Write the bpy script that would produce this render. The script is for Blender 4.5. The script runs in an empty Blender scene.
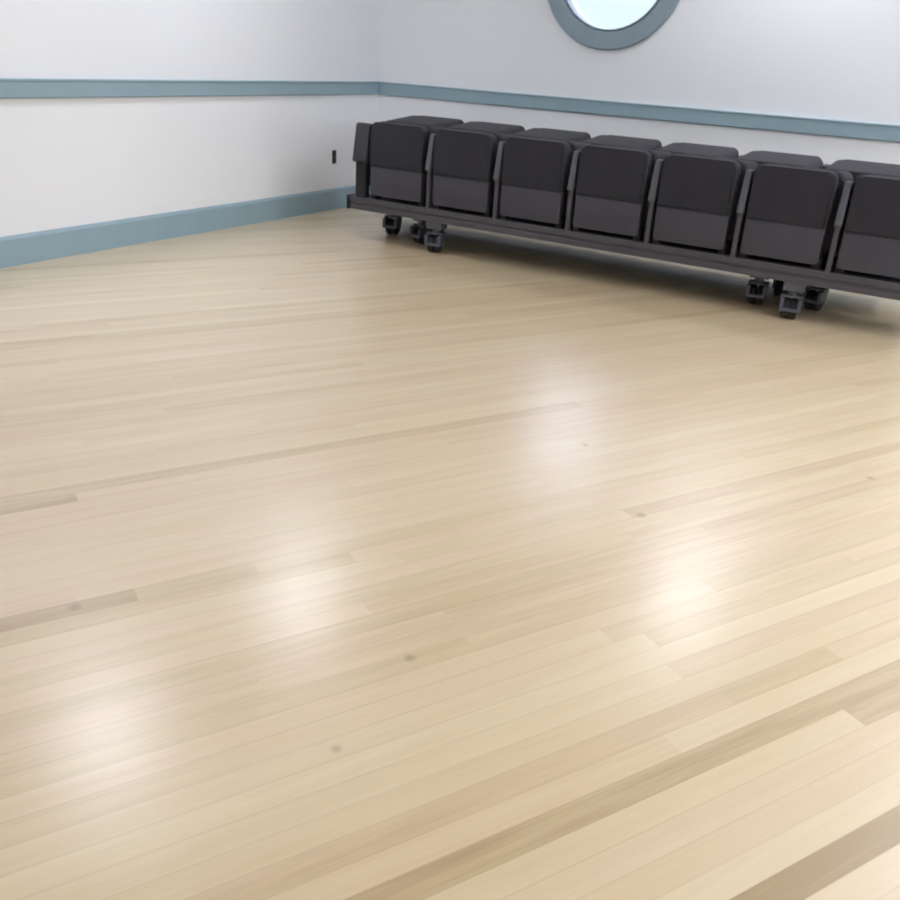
import bpy, bmesh, math, random
from mathutils import Vector, Matrix
from mathutils.geometry import tessellate_polygon

random.seed(11)
scn = bpy.context.scene
COL = scn.collection

# ---------------------------------------------------------------- materials
def srgb(r, g, b):
    f = lambda c: (c / 255 / 12.92) if c / 255 <= 0.04045 else ((c / 255 + 0.055) / 1.055) ** 2.4
    return (f(r), f(g), f(b), 1)

def new_mat(name):
    m = bpy.data.materials.new(name)
    m.use_nodes = True
    nt = m.node_tree
    return m, nt, nt.nodes['Principled BSDF']

def plain(name, col, rough=0.5, spec=0.5, metal=0.0, bump=0.0, bscale=200.0, vary=0.0, vscale=3.0, sheen=0.0):
    m, nt, b = new_mat(name)
    b.inputs['Base Color'].default_value = col
    b.inputs['Roughness'].default_value = rough
    b.inputs['Specular IOR Level'].default_value = spec
    b.inputs['Metallic'].default_value = metal
    if sheen:
        b.inputs['Sheen Weight'].default_value = sheen
        b.inputs['Sheen Roughness'].default_value = 0.5
    tc = nt.nodes.new('ShaderNodeTexCoord')
    if bump:
        n = nt.nodes.new('ShaderNodeTexNoise'); n.inputs['Scale'].default_value = bscale; n.inputs['Detail'].default_value = 4
        bp = nt.nodes.new('ShaderNodeBump'); bp.inputs['Strength'].default_value = bump; bp.inputs['Distance'].default_value = 0.002
        nt.links.new(tc.outputs['Object'], n.inputs['Vector'])
        nt.links.new(n.outputs['Fac'], bp.inputs['Height'])
        nt.links.new(bp.outputs['Normal'], b.inputs['Normal'])
    if vary:
        n = nt.nodes.new('ShaderNodeTexNoise'); n.inputs['Scale'].default_value = vscale; n.inputs['Detail'].default_value = 3
        r = nt.nodes.new('ShaderNodeValToRGB')
        r.color_ramp.elements[0].position = 0.3; r.color_ramp.elements[1].position = 0.7
        r.color_ramp.elements[0].color = tuple(c * (1 - vary) for c in col[:3]) + (1,)
        r.color_ramp.elements[1].color = tuple(min(1, c * (1 + vary)) for c in col[:3]) + (1,)
        nt.links.new(tc.outputs['Object'], n.inputs['Vector'])
        nt.links.new(n.outputs['Fac'], r.inputs['Fac'])
        nt.links.new(r.outputs['Color'], b.inputs['Base Color'])
    return m

M_WALL = plain('wall_paint', srgb(231, 233, 238), 0.75, 0.25, bump=0.15, bscale=160, vary=0.012, vscale=1.2)
M_CEIL = plain('ceiling_paint', srgb(240, 240, 240), 0.9, 0.1)
M_TRIM = plain('trim_paint', srgb(142, 166, 178), 0.42, 0.45, vary=0.03, vscale=6)
M_RING = plain('window_trim_paint', srgb(134, 152, 164), 0.45, 0.45, vary=0.02, vscale=6)
M_FABRIC = plain('black_fabric', srgb(47, 46, 52), 0.9, 0.2, bump=0.5, bscale=700, vary=0.08, vscale=9, sheen=0.06)
M_FABRIC_TOP = plain('black_back_fabric', srgb(52, 51, 57), 0.9, 0.2, bump=0.5, bscale=700, vary=0.08, vscale=9, sheen=0.06)
M_PAN = plain('charcoal_plastic', srgb(60, 59, 69), 0.5, 0.4, bump=0.2, bscale=500, vary=0.05, vscale=8)
M_ARM = plain('grey_armrest_plastic', srgb(80, 79, 87), 0.45, 0.4, vary=0.06, vscale=12)
M_END = plain('black_end_plastic', srgb(50, 49, 55), 0.6, 0.35, vary=0.06, vscale=12)
M_METAL = plain('charcoal_metal', srgb(68, 66, 73), 0.45, 0.45, vary=0.06, vscale=7)
M_DARK = plain('dark_metal', srgb(34, 33, 38), 0.6, 0.3, vary=0.06, vscale=7)
M_FORK = plain('grey_caster_metal', srgb(72, 72, 82), 0.4, 0.5, vary=0.05, vscale=20)
M_RUBBER = plain('black_rubber', srgb(26, 26, 30), 0.6, 0.35, vary=0.1, vscale=30)
M_OUTLET = plain('brown_plastic', srgb(58, 50, 48), 0.45, 0.4)
M_SLOT = plain('black_plastic', srgb(18, 17, 17), 0.5, 0.3)
M_HOUSING = plain('white_metal', srgb(235, 235, 235), 0.5, 0.4)

def emit_mat(name, col, strength):
    m = bpy.data.materials.new(name); m.use_nodes = True
    nt = m.node_tree; nt.nodes.clear()
    e = nt.nodes.new('ShaderNodeEmission'); e.inputs['Color'].default_value = col; e.inputs['Strength'].default_value = strength
    o = nt.nodes.new('ShaderNodeOutputMaterial'); nt.links.new(e.outputs[0], o.inputs['Surface'])
    return m
LAMP = 33.0
M_LAMP = emit_mat('lamp_diffuser', (0.92, 0.97, 1.07, 1), LAMP)

def glass_mat():
    m = bpy.data.materials.new('window_glass'); m.use_nodes = True
    nt = m.node_tree; nt.nodes.clear()
    t = nt.nodes.new('ShaderNodeBsdfTransparent'); t.inputs['Color'].default_value = (0.93, 0.97, 0.98, 1)
    g = nt.nodes.new('ShaderNodeBsdfGlossy'); g.inputs['Roughness'].default_value = 0.02
    fr = nt.nodes.new('ShaderNodeFresnel'); fr.inputs['IOR'].default_value = 1.45
    mx = nt.nodes.new('ShaderNodeMixShader'); o = nt.nodes.new('ShaderNodeOutputMaterial')
    nt.links.new(fr.outputs[0], mx.inputs[0]); nt.links.new(t.outputs[0], mx.inputs[1]); nt.links.new(g.outputs[0], mx.inputs[2])
    nt.links.new(mx.outputs[0], o.inputs['Surface'])
    return m
M_GLASS = glass_mat()

KNOTS = ((3.964, -4.161, 0.022), (3.777, -5.135, 0.018), (3.816, -5.45, 0.015), (3.617, -3.781, 0.016), (4.51, -3.418, 0.02), (3.03, -5.434, 0.02))
PLANK_ANGLE = math.radians(60.99)
def floor_mat():
    m, nt, b = new_mat('maple_strip_floor')
    L = nt.links
    at = nt.nodes.new('ShaderNodeAttribute'); at.attribute_name = 'plank_tone'
    rd = nt.nodes.new('ShaderNodeAttribute'); rd.attribute_name = 'plank_shift'
    tc = nt.nodes.new('ShaderNodeTexCoord')
    rot = nt.nodes.new('ShaderNodeMapping'); rot.inputs['Rotation'].default_value = (0, 0, -PLANK_ANGLE)
    L.new(tc.outputs['Object'], rot.inputs['Vector'])
    add = nt.nodes.new('ShaderNodeVectorMath'); add.operation = 'ADD'
    cmb = nt.nodes.new('ShaderNodeCombineXYZ')
    mul = nt.nodes.new('ShaderNodeMath'); mul.operation = 'MULTIPLY'; mul.inputs[1].default_value = 37.0
    L.new(rd.outputs['Fac'], mul.inputs[0]); L.new(mul.outputs[0], cmb.inputs['X']); L.new(mul.outputs[0], cmb.inputs['Z'])
    L.new(rot.outputs[0], add.inputs[0]); L.new(cmb.outputs[0], add.inputs[1])
    def stretched(sx, sy, scale, detail=4):
        mp = nt.nodes.new('ShaderNodeMapping'); mp.inputs['Scale'].default_value = (sx, sy, 1)
        n = nt.nodes.new('ShaderNodeTexNoise'); n.inputs['Scale'].default_value = scale; n.inputs['Detail'].default_value = detail
        L.new(add.outputs[0], mp.inputs['Vector']); L.new(mp.outputs[0], n.inputs['Vector'])
        return n
    ramp = nt.nodes.new('ShaderNodeValToRGB')           # plank tone -> wood colour
    el = ramp.color_ramp.elements
    el[0].position = 0.0; el[0].color = srgb(164, 137, 100)
    el[1].position = 1.0; el[1].color = srgb(224, 207, 174)
    for p, c in ((0.35, (196, 173, 136)), (0.6, (212, 190, 155)), (0.8, (217, 198, 165))):
        e = el.new(p); e.color = srgb(*c)
    grain = stretched(1.0, 14, 2.2, 5)                  # broad figure along the plank
    fine = stretched(2.0, 60, 3.0, 3)
    def math2(op, a, bb):
        n = nt.nodes.new('ShaderNodeMath'); n.operation = op
        for i, v in enumerate((a, bb)):
            if isinstance(v, (int, float)): n.inputs[i].default_value = v
            else: L.new(v, n.inputs[i])
        return n.outputs[0]
    t = math2('ADD', at.outputs['Fac'], math2('MULTIPLY', math2('SUBTRACT', grain.outputs['Fac'], 0.5), 0.52))
    t = math2('ADD', t, math2('MULTIPLY', math2('SUBTRACT', fine.outputs['Fac'], 0.5), 0.26))
    L.new(t, ramp.inputs['Fac'])
    # hue drift between planks: some pinker, some yellower
    hs = nt.nodes.new('ShaderNodeHueSaturation')
    L.new(math2('ADD', 0.5, math2('MULTIPLY', math2('SUBTRACT', rd.outputs['Fac'], 0.5), 0.012)), hs.inputs['Hue'])
    L.new(ramp.outputs['Color'], hs.inputs['Color'])
    # the joints: thin darker edges, from the plank's own coordinate
    sep = nt.nodes.new('ShaderNodeSeparateXYZ'); L.new(rot.outputs[0], sep.inputs[0])
    fr = math2('FRACT', math2('DIVIDE', sep.outputs['Y'], 0.0572), 0)
    edge = math2('ABSOLUTE', math2('SUBTRACT', fr, 0.5), 0)
    mr = nt.nodes.new('ShaderNodeMapRange'); mr.inputs['From Min'].default_value = 0.455; mr.inputs['From Max'].default_value = 0.5
    L.new(edge, mr.inputs['Value'])
    jn = stretched(0.6, 0.6, 1.6, 2)                    # joints open here and there only
    jf = math2('MULTIPLY', mr.outputs[0], math2('MULTIPLY', jn.outputs['Fac'], 0.34))
    mix = nt.nodes.new('ShaderNodeMixRGB'); mix.blend_type = 'MIX'
    mix.inputs['Color2'].default_value = srgb(120, 92, 60)
    L.new(jf, mix.inputs['Fac']); L.new(hs.outputs['Color'], mix.inputs['Color1'])
    last = mix.outputs['Color']                         # a few small dark knots
    for kx, ky, kr in KNOTS:
        vd = nt.nodes.new('ShaderNodeVectorMath'); vd.operation = 'DISTANCE'; vd.inputs[1].default_value = (kx, ky, 0)
        L.new(tc.outputs['Object'], vd.inputs[0])
        km = nt.nodes.new('ShaderNodeMapRange'); km.inputs['From Min'].default_value = kr; km.inputs['From Max'].default_value = kr * 0.2
        km.inputs['To Max'].default_value = 0.42
        L.new(vd.outputs['Value'], km.inputs['Value'])
        mk = nt.nodes.new('ShaderNodeMixRGB'); mk.inputs['Color2'].default_value = srgb(112, 88, 66)
        L.new(km.outputs[0], mk.inputs['Fac']); L.new(last, mk.inputs['Color1']); last = mk.outputs['Color']
    L.new(last, b.inputs['Base Color'])
    # varnish: satin, slightly uneven
    b.inputs['Roughness'].default_value = 0.42
    b.inputs['Specular IOR Level'].default_value = 0.7
    b.inputs['Coat Weight'].default_value = 1.0; b.inputs['Coat IOR'].default_value = 1.68; b.inputs['Coat Roughness'].default_value = 0.27
    bp = nt.nodes.new('ShaderNodeBump'); bp.inputs['Strength'].default_value = 0.06; bp.inputs['Distance'].default_value = 0.002
    L.new(fine.outputs['Fac'], bp.inputs['Height']); L.new(bp.outputs['Normal'], b.inputs['Normal'])
    return m
M_FLOOR = floor_mat()

# ---------------------------------------------------------------- mesh helpers
def link(name, bm, mat, parent=None, smooth=False):
    me = bpy.data.meshes.new(name)
    bmesh.ops.recalc_face_normals(bm, faces=bm.faces)
    bm.to_mesh(me); bm.free()
    me.materials.append(mat)
    if smooth:
        for p in me.polygons: p.use_smooth = True
        try: me.set_sharp_from_angle(angle=math.radians(38))
        except Exception: pass
    o = bpy.data.objects.new(name, me); COL.objects.link(o)
    if parent: o.parent = parent
    return o

def box(bm, x0, x1, y0, y1, z0, z1, bev=0.0, seg=2):
    vs = [bm.verts.new((x, y, z)) for x in (x0, x1) for y in (y0, y1) for z in (z0, z1)]
    fs = [(0, 1, 3, 2), (4, 6, 7, 5), (0, 4, 5, 1), (2, 3, 7, 6), (0, 2, 6, 4), (1, 5, 7, 3)]
    faces = [bm.faces.new([vs[i] for i in f]) for f in fs]
    if bev:
        es = list({e for f in faces for e in f.edges})
        bmesh.ops.bevel(bm, geom=es, offset=bev, segments=seg, affect='EDGES', profile=0.5)

def prism(bm, pts, axis, a0, a1, bev=0.0, seg=3):
    """pts: closed 2D outline; axis 'y': (x,z) outline swept in y; axis 'x': (y,z) outline swept in x"""
    mk = (lambda p, a: (p[0], a, p[1])) if axis == 'y' else (lambda p, a: (a, p[0], p[1]))
    A = [bm.verts.new(mk(p, a0)) for p in pts]; B = [bm.verts.new(mk(p, a1)) for p in pts]
    n = len(pts)
    f0 = bm.faces.new(A); f1 = bm.faces.new(list(reversed(B)))
    for i in range(n):
        bm.faces.new((A[i], A[(i + 1) % n], B[(i + 1) % n], B[i]))
    if bev:
        es = list(f0.edges) + list(f1.edges)
        bmesh.ops.bevel(bm, geom=es, offset=bev, segments=seg, affect='EDGES', profile=0.5)

def round_rect(x0, x1, z0, z1, rt, rb, n=7):
    out = []
    for cx, cz, r, a0 in ((x1 - rt, z1 - rt, rt, 0), (x0 + rt, z1 - rt, rt, 90), (x0 + rb, z0 + rb, rb, 180), (x1 - rb, z0 + rb, rb, 270)):
        for i in range(n + 1):
            a = math.radians(a0 + 90 * i / n); out.append((cx + r * math.cos(a), cz + r * math.sin(a)))
    return out

def cyl(bm, c, axis, r, h, n=28, bev=0.0):
    """cylinder centred at c along axis 'x','y','z'"""
    rot = {'x': Matrix.Rotation(math.pi / 2, 4, 'Y'), 'y': Matrix.Rotation(math.pi / 2, 4, 'X'), 'z': Matrix.Identity(4)}[axis]
    ret = bmesh.ops.create_cone(bm, cap_ends=True, segments=n, radius1=r, radius2=r, depth=h, matrix=Matrix.Translation(c) @ rot)
    if bev:
        fs = {f for v in ret['verts'] for f in v.link_faces if len(f.verts) > 4}
        es = list({e for f in fs for e in f.edges})
        bmesh.ops.bevel(bm, geom=es, offset=bev, segments=2, affect='EDGES', profile=0.5)

def empty(name, loc, rz, label, cat, group=None):
    o = bpy.data.objects.new(name, None); COL.objects.link(o)
    o.location = loc; o.rotation_euler = (0, 0, rz); o.empty_display_size = 0.2
    o['label'] = label; o['category'] = cat
    if group: o['group'] = group
    return o

def structure(name, bm, mat, smooth=False, parent=None):
    o = link(name, bm, mat, parent, smooth)
    if not parent: o['kind'] = 'structure'
    return o

# ---------------------------------------------------------------- the room
RX, RY, RZ = 8.0, -10.0, 2.7          # room runs 0..RX, RY..0
PW = 0.0572

def make_floor():
    bm = bmesh.new()
    tone = bm.faces.layers.float.new('plank_tone'); shift = bm.faces.layers.float.new('plank_shift')
    ca, sa = math.cos(PLANK_ANGLE), math.sin(PLANK_ANGLE)
    # planks the photograph picks out: (row coordinate, from, to, tone)
    special = [(-5.288, -4.6, -3.145, 0.2), (-4.702, -4.4, -3.19, 0.28), (-6.329, -4.2, -0.9, 0.26), (-6.61, -2.6, -1.2, 0.02),
               (-6.386, -1.9, -1.35, 0.3), (-5.345, -4.0, -2.6, 0.45), (-6.21, -2.1, -1.75, 0.4), (-5.46, -1.75, -0.4, 0.4)]
    spec = {}
    for v, a, b, t in special: spec.setdefault(math.floor(v / PW), []).append((a, b, t))
    u_min, u_max = -10.5, 5.5
    v_min, v_max = -12.5, 1.0
    drift = 0.0
    for r in range(math.floor(v_min / PW), math.ceil(v_max / PW)):
        v0, v1 = r * PW, (r + 1) * PW
        drift = 0.6 * drift + random.gauss(0, 0.05)
        cuts = [u_min]; u = u_min - random.random() * 2.2
        while u < u_max:
            u += random.choice((0.9, 1.3, 1.7, 2.1, 2.6, 3.0)) * random.uniform(0.85, 1.1)
            if cuts[-1] + 0.15 < u < u_max: cuts.append(u)
        cuts.append(u_max)
        segs = [(a, b, None) for a, b in zip(cuts, cuts[1:])]
        for sa_, sb_, t in spec.get(r, ()):
            ns = []
            for a, b, tt in segs:
                if tt is not None or b <= sa_ or a >= sb_: ns.append((a, b, tt)); continue
                if a < sa_: ns.append((a, sa_, None))
                if b > sb_: ns.append((sb_, b, None))
            ns.append((sa_, sb_, t)); segs = sorted(ns)
        for a, b, t in segs:
            q = [bm.verts.new((ca * u_ - sa * v_, sa * u_ + ca * v_, 0)) for u_, v_ in ((a, v0), (b, v0), (b, v1), (a, v1))]
            f = bm.faces.new(q)
            g = 0.66 + drift + random.gauss(0, 0.065)
            if random.random() < 0.035: g -= random.uniform(0.1, 0.2)
            f[tone] = t if t is not None else max(0.12, min(0.95, g))
            f[shift] = random.random()
    for co, no in (((0, 0, 0), (-1, 0, 0)), ((RX, 0, 0), (1, 0, 0)), ((0, 0, 0), (0, 1, 0)), ((0, RY, 0), (0, -1, 0))):
        bmesh.ops.bisect_plane(bm, geom=bm.verts[:] + bm.edges[:] + bm.faces[:], plane_co=co, plane_no=no, clear_outer=True)
    for f in bm.faces:
        if f.normal.z < 0: f.normal_flip()
    me = bpy.data.meshes.new('floor'); bm.to_mesh(me); bm.free()
    me.materials.append(M_FLOOR)
    o = bpy.data.objects.new('floor', me); COL.objects.link(o); o['kind'] = 'structure'
make_floor()

# back wall with the round opening
XW, ZW, R_OUT, R_IN, WT = 1.9763, 1.8343, 0.5295, 0.405, 0.16
def make_back_wall():
    bm = bmesh.new(); n = 96
    rect = [(0, 0), (RX, 0), (RX, RZ), (0, RZ)]
    circ = [(XW + R_IN * math.cos(2 * math.pi * i / n), ZW + R_IN * math.sin(2 * math.pi * i / n)) for i in range(n)]
    pts = rect + circ
    tris = tessellate_polygon([[Vector((x, z, 0)) for x, z in rect], [Vector((x, z, 0)) for x, z in circ]])
    fr = [bm.verts.new((x, 0, z)) for x, z in pts]; bk = [bm.verts.new((x, WT, z)) for x, z in pts]
    for t in tris:
        bm.faces.new([fr[i] for i in t]); bm.faces.new([bk[i] for i in reversed(t)])
    for a in range(4):
        b = (a + 1) % 4; bm.faces.new((fr[a], fr[b], bk[b], bk[a]))
    for i in range(n):
        a, b = 4 + i, 4 + (i + 1) % n; bm.faces.new((fr[a], bk[a], bk[b], fr[b]))
    structure('wall_back', bm, M_WALL)
make_back_wall()
bm = bmesh.new(); box(bm, -0.16, 0, RY - 0.16, 0.16, 0, RZ); structure('wall_left', bm, M_WALL)
# right wall, beyond the frame, with two made-up windows added to light the left wall
FILL_WIN_Y, WW, WZ0, WZ1 = (-2.6, -5.0), 0.95, 1.02, 2.42
bm = bmesh.new()
box(bm, RX, RX + 0.16, RY - 0.16, 0.16, 0, WZ0); box(bm, RX, RX + 0.16, RY - 0.16, 0.16, WZ1, RZ)
ys = [RY - 0.16] + sorted(v for y in FILL_WIN_Y for v in (y - WW, y + WW)) + [0.16]
for y0, y1 in zip(ys[::2], ys[1::2]): box(bm, RX, RX + 0.16, y0, y1, WZ0, WZ1)
structure('wall_right', bm, M_WALL)
for i, y in enumerate(FILL_WIN_Y):
    bm = bmesh.new()
    for y0, y1, z0, z1 in ((y - WW - 0.08, y + WW + 0.08, WZ1 - 0.01, WZ1 + 0.08), (y - WW - 0.08, y + WW + 0.08, WZ0 - 0.04, WZ0 + 0.01),
                           (y - WW - 0.08, y - WW + 0.01, WZ0, WZ1), (y + WW - 0.01, y + WW + 0.08, WZ0, WZ1), (y - 0.025, y + 0.025, WZ0, WZ1)):
        box(bm, RX - 0.02, RX + 0.05, y0, y1, z0, z1, 0.003)
    wo = structure('window_%d' % (i + 2), bm, M_TRIM)
    bm = bmesh.new(); box(bm, RX + 0.06, RX + 0.066, y - WW, y + WW, WZ0, WZ1); link('window_pane', bm, M_GLASS, wo)
    la = bpy.data.lights.new('daylight_portal', 'AREA'); la.shape = 'RECTANGLE'; la.size = 2 * WW; la.size_y = WZ1 - WZ0
    la.cycles.is_portal = True
    lo = bpy.data.objects.new('daylight_portal', la); COL.objects.link(lo)
    lo.matrix_world = Matrix(((0, 0, 1, RX + 0.1), (1, 0, 0, y), (0, 1, 0, (WZ0 + WZ1) / 2), (0, 0, 0, 1)))
bm = bmesh.new(); box(bm, 0, RX, RY - 0.16, RY, 0, RZ); structure('wall_front', bm, M_WALL)
bm = bmesh.new(); box(bm, -0.16, RX + 0.16, RY - 0.16, 0.16, RZ, RZ + 0.1); structure('ceiling', bm, M_CEIL)

# chair rail: flat board with a small nosing, and the baseboards
RT, RB, BH = 0.9744, 0.8744, 0.165
rail = [(0, RB), (0.016, RB), (0.022, RB + 0.008), (0.022, RT - 0.014), (0.028, RT - 0.010), (0.028, RT - 0.003), (0.024, RT), (0, RT)]
base = [(0, 0), (0.018, 0), (0.018, BH - 0.02), (0.012, BH - 0.004), (0.008, BH), (0, BH)]
def trim(name, prof, side, **kw):
    bm = bmesh.new()
    if side == 'left':
        prism(bm, [(p, z) for p, z in prof], 'y', RY, 0)
    elif side == 'back':
        prism(bm, [(-p, z) for p, z in prof], 'x', 0, RX)
    elif side == 'right':
        prism(bm, [(RX - p, z) for p, z in prof], 'y', RY, 0)
    structure(name, bm, M_TRIM)
trim('trim_1', rail, 'left'); trim('trim_2', rail, 'back'); trim('trim_3', rail, 'right')
trim('baseboard_left', base, 'left'); trim('baseboard_back', base, 'back'); trim('baseboard_right', base, 'right')

# round window: casing ring, sash ring, glass
def ring(bm, r0, r1, y0, y1, n=96, ch=0.0):
    prof = [(r0, y1), (r0, y0 + ch), (r0 + ch, y0), (r1 - ch, y0), (r1, y0 + ch), (r1, y1)]
    loops = []
    for i in range(n):
        a = 2 * math.pi * i / n
        loops.append([bm.verts.new((XW + r * math.cos(a), y, ZW + r * math.sin(a))) for r, y in prof])
    for i in range(n):
        A, B = loops[i], loops[(i + 1) % n]
        for k in range(len(prof)):
            j = (k + 1) % len(prof); bm.faces.new((A[k], A[j], B[j], B[k]))
bm = bmesh.new(); ring(bm, R_IN + 0.005, R_OUT, -0.03, 0.0, ch=0.008)
win = structure('window_1', bm, M_RING, smooth=True)
bm = bmesh.new(); ring(bm, R_IN - 0.012, R_IN, -0.025, 0.10, ch=0.004)
link('window_frame', bm, M_RING, win, True)
bm = bmesh.new(); n = 64
vs = [bm.verts.new((XW + (R_IN - 0.012) * math.cos(2 * math.pi * i / n), 0.06, ZW + (R_IN - 0.012) * math.sin(2 * math.pi * i / n))) for i in range(n)]
bm.faces.new(vs); link('window_pane', bm, M_GLASS, win)

# wall outlet on the left wall
o = empty('wall_outlet', (0, -0.60, 0.41), 0, 'small dark brown outlet plate low on the white left wall near the corner', 'outlet')
bm = bmesh.new(); box(bm, 0, 0.007, -0.024, 0.024, -0.052, 0.052, 0.003); link('cover_plate', bm, M_OUTLET, o)
for dz in (-0.024, 0.024):
    bm = bmesh.new(); box(bm, 0.005, 0.0095, -0.013, 0.013, dz - 0.015, dz + 0.015, 0.003); link('socket', bm, M_SLOT, o)

# ---------------------------------------------------------------- folded seating rows
S = 0.5028; Z_BM0, Z_BM1 = 0.207, 0.291; Z_PAN0, Z_SPLIT, Z_TOP = 0.318, 0.507, 0.786
X0, Y0, TH = 0.9562, -1.471, -0.006

def add_chair(k, root):
    xc = (k + 0.478) * S; hw = 0.205
    # frame of the folded chair: two side plates and a foot bracket on the beam
    bm = bmesh.new()
    for s in (-1, 1):
        xa = xc + s * (hw - 0.012)
        prism(bm, [(0.05, 0.34), (0.36, 0.34), (0.38, 0.60), (0.36, 0.70), (0.07, 0.72), (0.05, 0.66)], 'x', xa - 0.005, xa + 0.005, 0.002, 1)
        box(bm, xa - 0.02, xa + 0.02, 0.03, 0.10, Z_BM1 - 0.004, 0.35, 0.004)
    box(bm, xc - hw + 0.02, xc + hw - 0.02, 0.095, 0.125, 0.345, 0.375, 0.004)
    ch = link('folded_chair', bm, M_DARK, root)
    # tipped-up seat: cushion face above, plastic pan below
    bm = bmesh.new()
    prism(bm, round_rect(xc - hw, xc + hw, Z_SPLIT - 0.004, Z_TOP, 0.040, 0.004), 'y', -0.002, 0.085, 0.014, 3)
    link('seat_cushion', bm, M_FABRIC, ch, True)
    bm = bmesh.new()
    prism(bm, round_rect(xc - hw + 0.001, xc + hw - 0.001, Z_PAN0, Z_SPLIT + 0.01, 0.004, 0.016), 'y', 0.003, 0.07, 0.006, 2)
    link('seat_pan', bm, M_PAN, ch, True)
    # backrest folded down behind it, a thick slab whose top falls away to the rear
    bm = bmesh.new()
    hb = 0.231
    prism(bm, round_rect(xc - hb, xc + hb, 0.36, Z_TOP + 0.002, 0.050, 0.02), 'y', 0.088, 0.442, 0.018, 3)
    for v in bm.verts:
        if v.co.z > 0.55: v.co.z -= 0.026 * max(0.0, (v.co.y - 0.10) / 0.32)
    link('backrest', bm, M_FABRIC_TOP, ch, True)

def add_standard(k, root):
    end = k == 0
    xc = k * S - (0.045 if end else 0.0)
    bm = bmesh.new()
    pw = 0.042 if end else 0.0125
    box(bm, xc - pw, xc + pw, 0.0, 0.05, Z_BM1 - 0.002, 0.56, 0.004)
    box(bm, xc - 0.008, xc + 0.008, 0.045, 0.38, 0.36, 0.70, 0.003)
    st = link('post', bm, M_DARK if end else M_METAL, root)
    bm = bmesh.new()
    w = 0.056 if end else 0.0175
    # armrest folded upright: leans back a little, its lower end rounded
    prof = [(-0.022, 0.535), (-0.010, 0.522), (0.025, 0.522), (0.050, 0.545), (0.083, 0.722), (0.080, 0.742), (0.064, 0.750), (0.030, 0.750), (0.018, 0.738)]
    if end: prof = [(y, z + 0.018 if z > 0.7 else z) for y, z in prof]
    prism(bm, prof, 'x', xc - w, xc + w, 0.006, 2)
    link('armrest', bm, M_END if end else M_ARM, st, True)

def add_caster(x, y, rz, root, top):
    c, s = math.cos(rz), math.sin(rz)
    bm = bmesh.new()
    R = 0.056
    cyl(bm, (0, 0.0, 0.145), 'z', 0.026, 0.03, 20)
    box(bm, -0.056, 0.056, -0.036, 0.036, 0.120, 0.134, 0.004)
    for sx in (-1, 1):
        prism(bm, [(-0.034, 0.13), (0.034, 0.13), (0.018, 0.046), (0.006, 0.040), (-0.020, 0.046)], 'x', sx * 0.050 - 0.006, sx * 0.050 + 0.006, 0.002, 1)
        box(bm, sx * 0.046 - 0.010, sx * 0.046 + 0.010, -0.066, -0.018, 0.060, 0.12, 0.003)
    box(bm, -0.054, 0.054, -0.068, -0.058, 0.050, 0.070, 0.004)        # thread guard across the front
    box(bm, -0.055, 0.055, -0.045, 0.045, 0.158, top, 0.004)           # mounting block up to the frame
    f = link('caster', bm, M_FORK, root)
    f.location = (x, y, 0); f.rotation_euler = (0, 0, rz)
    for sx in (-1, 1):
        bm = bmesh.new(); cyl(bm, (sx * 0.0215, 0, R), 'x', R, 0.040, 32, 0.010); link('wheel', bm, M_RUBBER, f, True)
    bm = bmesh.new(); cyl(bm, (0, 0, R), 'x', 0.012, 0.116, 16, 0.002); link('axle', bm, M_FORK, f)

def make_row(label, casters, crosses=(0.65, 3.5, 5.25, 6.9)):
    root = empty('seating_row', (X0, Y0, 0), TH, label, 'row of seats', 'folded seating rows on casters')
    xa, xb = -0.30 * S, 7.12 * S
    bm = bmesh.new()   # front beam: two flanges with a groove
    prof = [(0.0, Z_BM1), (0.0, 0.256), (0.008, 0.250), (0.008, 0.242), (0.002, 0.236), (0.002, Z_BM0), (0.06, Z_BM0), (0.06, Z_BM1)]
    prism(bm, prof, 'x', xa, xb, 0.002, 1); link('beam', bm, M_METAL, root)
    bm = bmesh.new(); box(bm, xa + 0.04, xb - 0.04, 0.37, 0.42, Z_BM0, 0.262, 0.004); link('rear_rail', bm, M_DARK, root)
    bm = bmesh.new(); box(bm, xa + 0.03, xb - 0.03, 0.058, 0.40, 0.262, 0.282, 0.003); link('shade_deck', bm, M_DARK, root)  # unseen deck, added to darken the floor under the seats
    for u in crosses:
        bm = bmesh.new(); box(bm, u * S - 0.06, u * S + 0.06, 0.055, 0.385, Z_BM0 + 0.004, 0.25, 0.004); link('cross_member', bm, M_DARK, root)
    for u in (-0.29, 7.11):
        bm = bmesh.new(); box(bm, u * S - 0.012, u * S + 0.012, -0.006, 0.07, Z_BM0 - 0.004, Z_BM1 + 0.004, 0.003); link('end_cap', bm, M_DARK, root)
    for k in range(7): add_chair(k, root)
    for k in range(8): add_standard(k, root)
    for u, v, rz, top in casters:
        add_caster(u * S, v, rz, root, top)
    return root

def copy_tree(o, parent=None):
    c = o.copy(); COL.objects.link(c)
    if parent: c.parent = parent
    for chd in list(o.children): copy_tree(chd, c)
    return c

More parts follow.
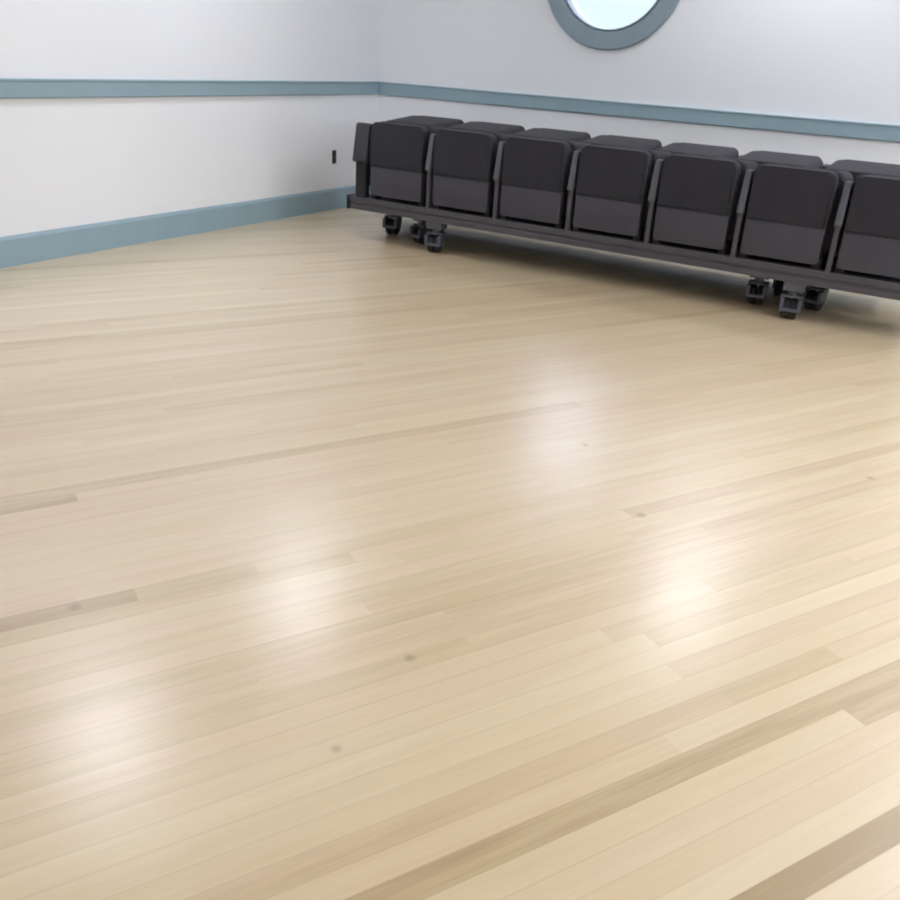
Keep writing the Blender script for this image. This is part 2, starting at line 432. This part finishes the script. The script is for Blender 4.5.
ZC, ZX = Z_BM0 + 0.003, Z_BM0 + 0.006
front_row = make_row('black folded seat row on casters in front, fully showing its seats and armrests',
                     ((1.08, 0.058, 0.25, ZC), (0.66, 0.215, -0.3, ZX), (-0.02, 0.355, 0.2, 0.264), (5.69, 0.052, 0.18, ZC), (5.24, 0.24, 0.12, ZX), (5.84, 0.355, -0.2, 0.264)))
rear_row = make_row('black folded seat row behind, only its backrest tops showing along the wall',
                    ((1.04, 0.115, 0.1, ZX), (6.3, 0.115, -0.2, ZX), (1.10, 0.355, 0.1, 0.264), (6.05, 0.355, -0.1, 0.264)), (1.04, 3.5, 6.3))
bm = bmesh.new(); box(bm, -0.13, 7.1 * S, 0.008, 0.024, 0.06, Z_BM0 + 0.002, 0.003); link('shade_panel', bm, M_DARK, rear_row)  # hidden panel added on the far side to block light below the rows
nx, ny = -math.sin(TH), math.cos(TH); dx, dy = math.cos(TH), math.sin(TH)      # the rear row stands back to back with the front one
rear_row.location = (X0 + 6.488 * S * dx + 0.925 * nx, Y0 + 6.488 * S * dy + 0.925 * ny, 0)
rear_row.rotation_euler = (0, 0, TH + math.pi)

# ---------------------------------------------------------------- ceiling lights
lamps = [(3.34, -0.42), (0.93, -2.17), (0.93, -3.95)]
lamps += [(5.75, y) for y in (-0.42, -1.3, -2.17, -3.05, -3.95)] + [(x, y) for x in (0.93, 3.34, 5.75) for y in (-9.3,)]  # right-hand column filled out with added, unseen lamps to brighten the seat end
proto = None
for i, (x, y) in enumerate(lamps):
    if proto is None:
        t = empty('ceiling_light', (x, y, RZ), 0, 'round white ceiling light', 'ceiling light', 'round ceiling lights')
        bm = bmesh.new()
        cyl(bm, (0, 0, -0.02), 'z', 0.245, 0.04, 48, 0.008); link('housing', bm, M_HOUSING, t, True)
        bm = bmesh.new(); cyl(bm, (0, 0, -0.044), 'z', 0.22, 0.012, 48, 0.004); link('diffuser', bm, M_LAMP, t, True)
        proto = t
    else:
        c = copy_tree(proto); c.location = (x, y, RZ)

# ---------------------------------------------------------------- sky outside
w = bpy.data.worlds.new('sky'); scn.world = w; w.use_nodes = True
nt = w.node_tree; bg = nt.nodes['Background']
tc = nt.nodes.new('ShaderNodeTexCoord'); sp = nt.nodes.new('ShaderNodeSeparateXYZ')
rp = nt.nodes.new('ShaderNodeValToRGB')
nt.links.new(tc.outputs['Generated'], sp.inputs[0]); nt.links.new(sp.outputs['Z'], rp.inputs['Fac'])
e = rp.color_ramp.elements
e[0].position = 0.0; e[0].color = (0.80, 0.93, 1.0, 1)
e[1].position = 0.45; e[1].color = (0.72, 0.76, 1.0, 1)
mc = nt.nodes.new('ShaderNodeMixRGB'); mc.inputs['Color2'].default_value = (1.0, 0.97, 0.95, 1)
mf = nt.nodes.new('ShaderNodeMapRange'); mf.inputs['From Min'].default_value = 0.2; mf.inputs['From Max'].default_value = 0.7
nt.links.new(sp.outputs['X'], mf.inputs['Value']); nt.links.new(mf.outputs[0], mc.inputs['Fac'])
nt.links.new(rp.outputs[0], mc.inputs['Color1']); nt.links.new(mc.outputs[0], bg.inputs['Color'])
st = nt.nodes.new('ShaderNodeMapRange'); st.inputs['From Min'].default_value = 0.05; st.inputs['From Max'].default_value = 0.45
st.inputs['To Min'].default_value = 1.1; st.inputs['To Max'].default_value = 6.0
nt.links.new(sp.outputs['Z'], st.inputs['Value'])
sx = nt.nodes.new('ShaderNodeMapRange'); sx.inputs['From Min'].default_value = 0.2; sx.inputs['From Max'].default_value = 0.9   # the sunny side of the sky
sx.inputs['To Min'].default_value = 1.0; sx.inputs['To Max'].default_value = 2.7
mu = nt.nodes.new('ShaderNodeMath'); mu.operation = 'MULTIPLY'
nt.links.new(sp.outputs['X'], sx.inputs['Value']); nt.links.new(sx.outputs[0], mu.inputs[0]); nt.links.new(st.outputs[0], mu.inputs[1])
nt.links.new(mu.outputs[0], bg.inputs['Strength'])

# ---------------------------------------------------------------- camera
cam = bpy.data.cameras.new('camera'); co = bpy.data.objects.new('camera', cam); COL.objects.link(co)
cam.sensor_fit = 'HORIZONTAL'; cam.sensor_width = 36.0; cam.lens = 36.0 * 881.54 / 900.0
cam.clip_start = 0.05; cam.clip_end = 200
r = Vector((0.85301679, 0.51881801, 0.05648206)); u = Vector((-0.25825519, 0.32559072, 0.90955755)); d = Vector((-0.45350481, 0.79045465, -0.4117218))
co.matrix_world = Matrix(((r.x, u.x, -d.x, 4.62626), (r.y, u.y, -d.y, -6.49390), (r.z, u.z, -d.z, 1.23850), (0, 0, 0, 1)))
scn.camera = co

scn.view_settings.view_transform = 'Standard'
scn.view_settings.look = 'None'
scn.view_settings.gamma = 1.0
scn.view_settings.exposure = 0.05
scn.view_settings.use_curve_mapping = False
scn.cycles.use_denoising = True
scn.cycles.filter_width = 2.0
scn.cycles.diffuse_bounces = 6
scn.cycles.max_bounces = 12
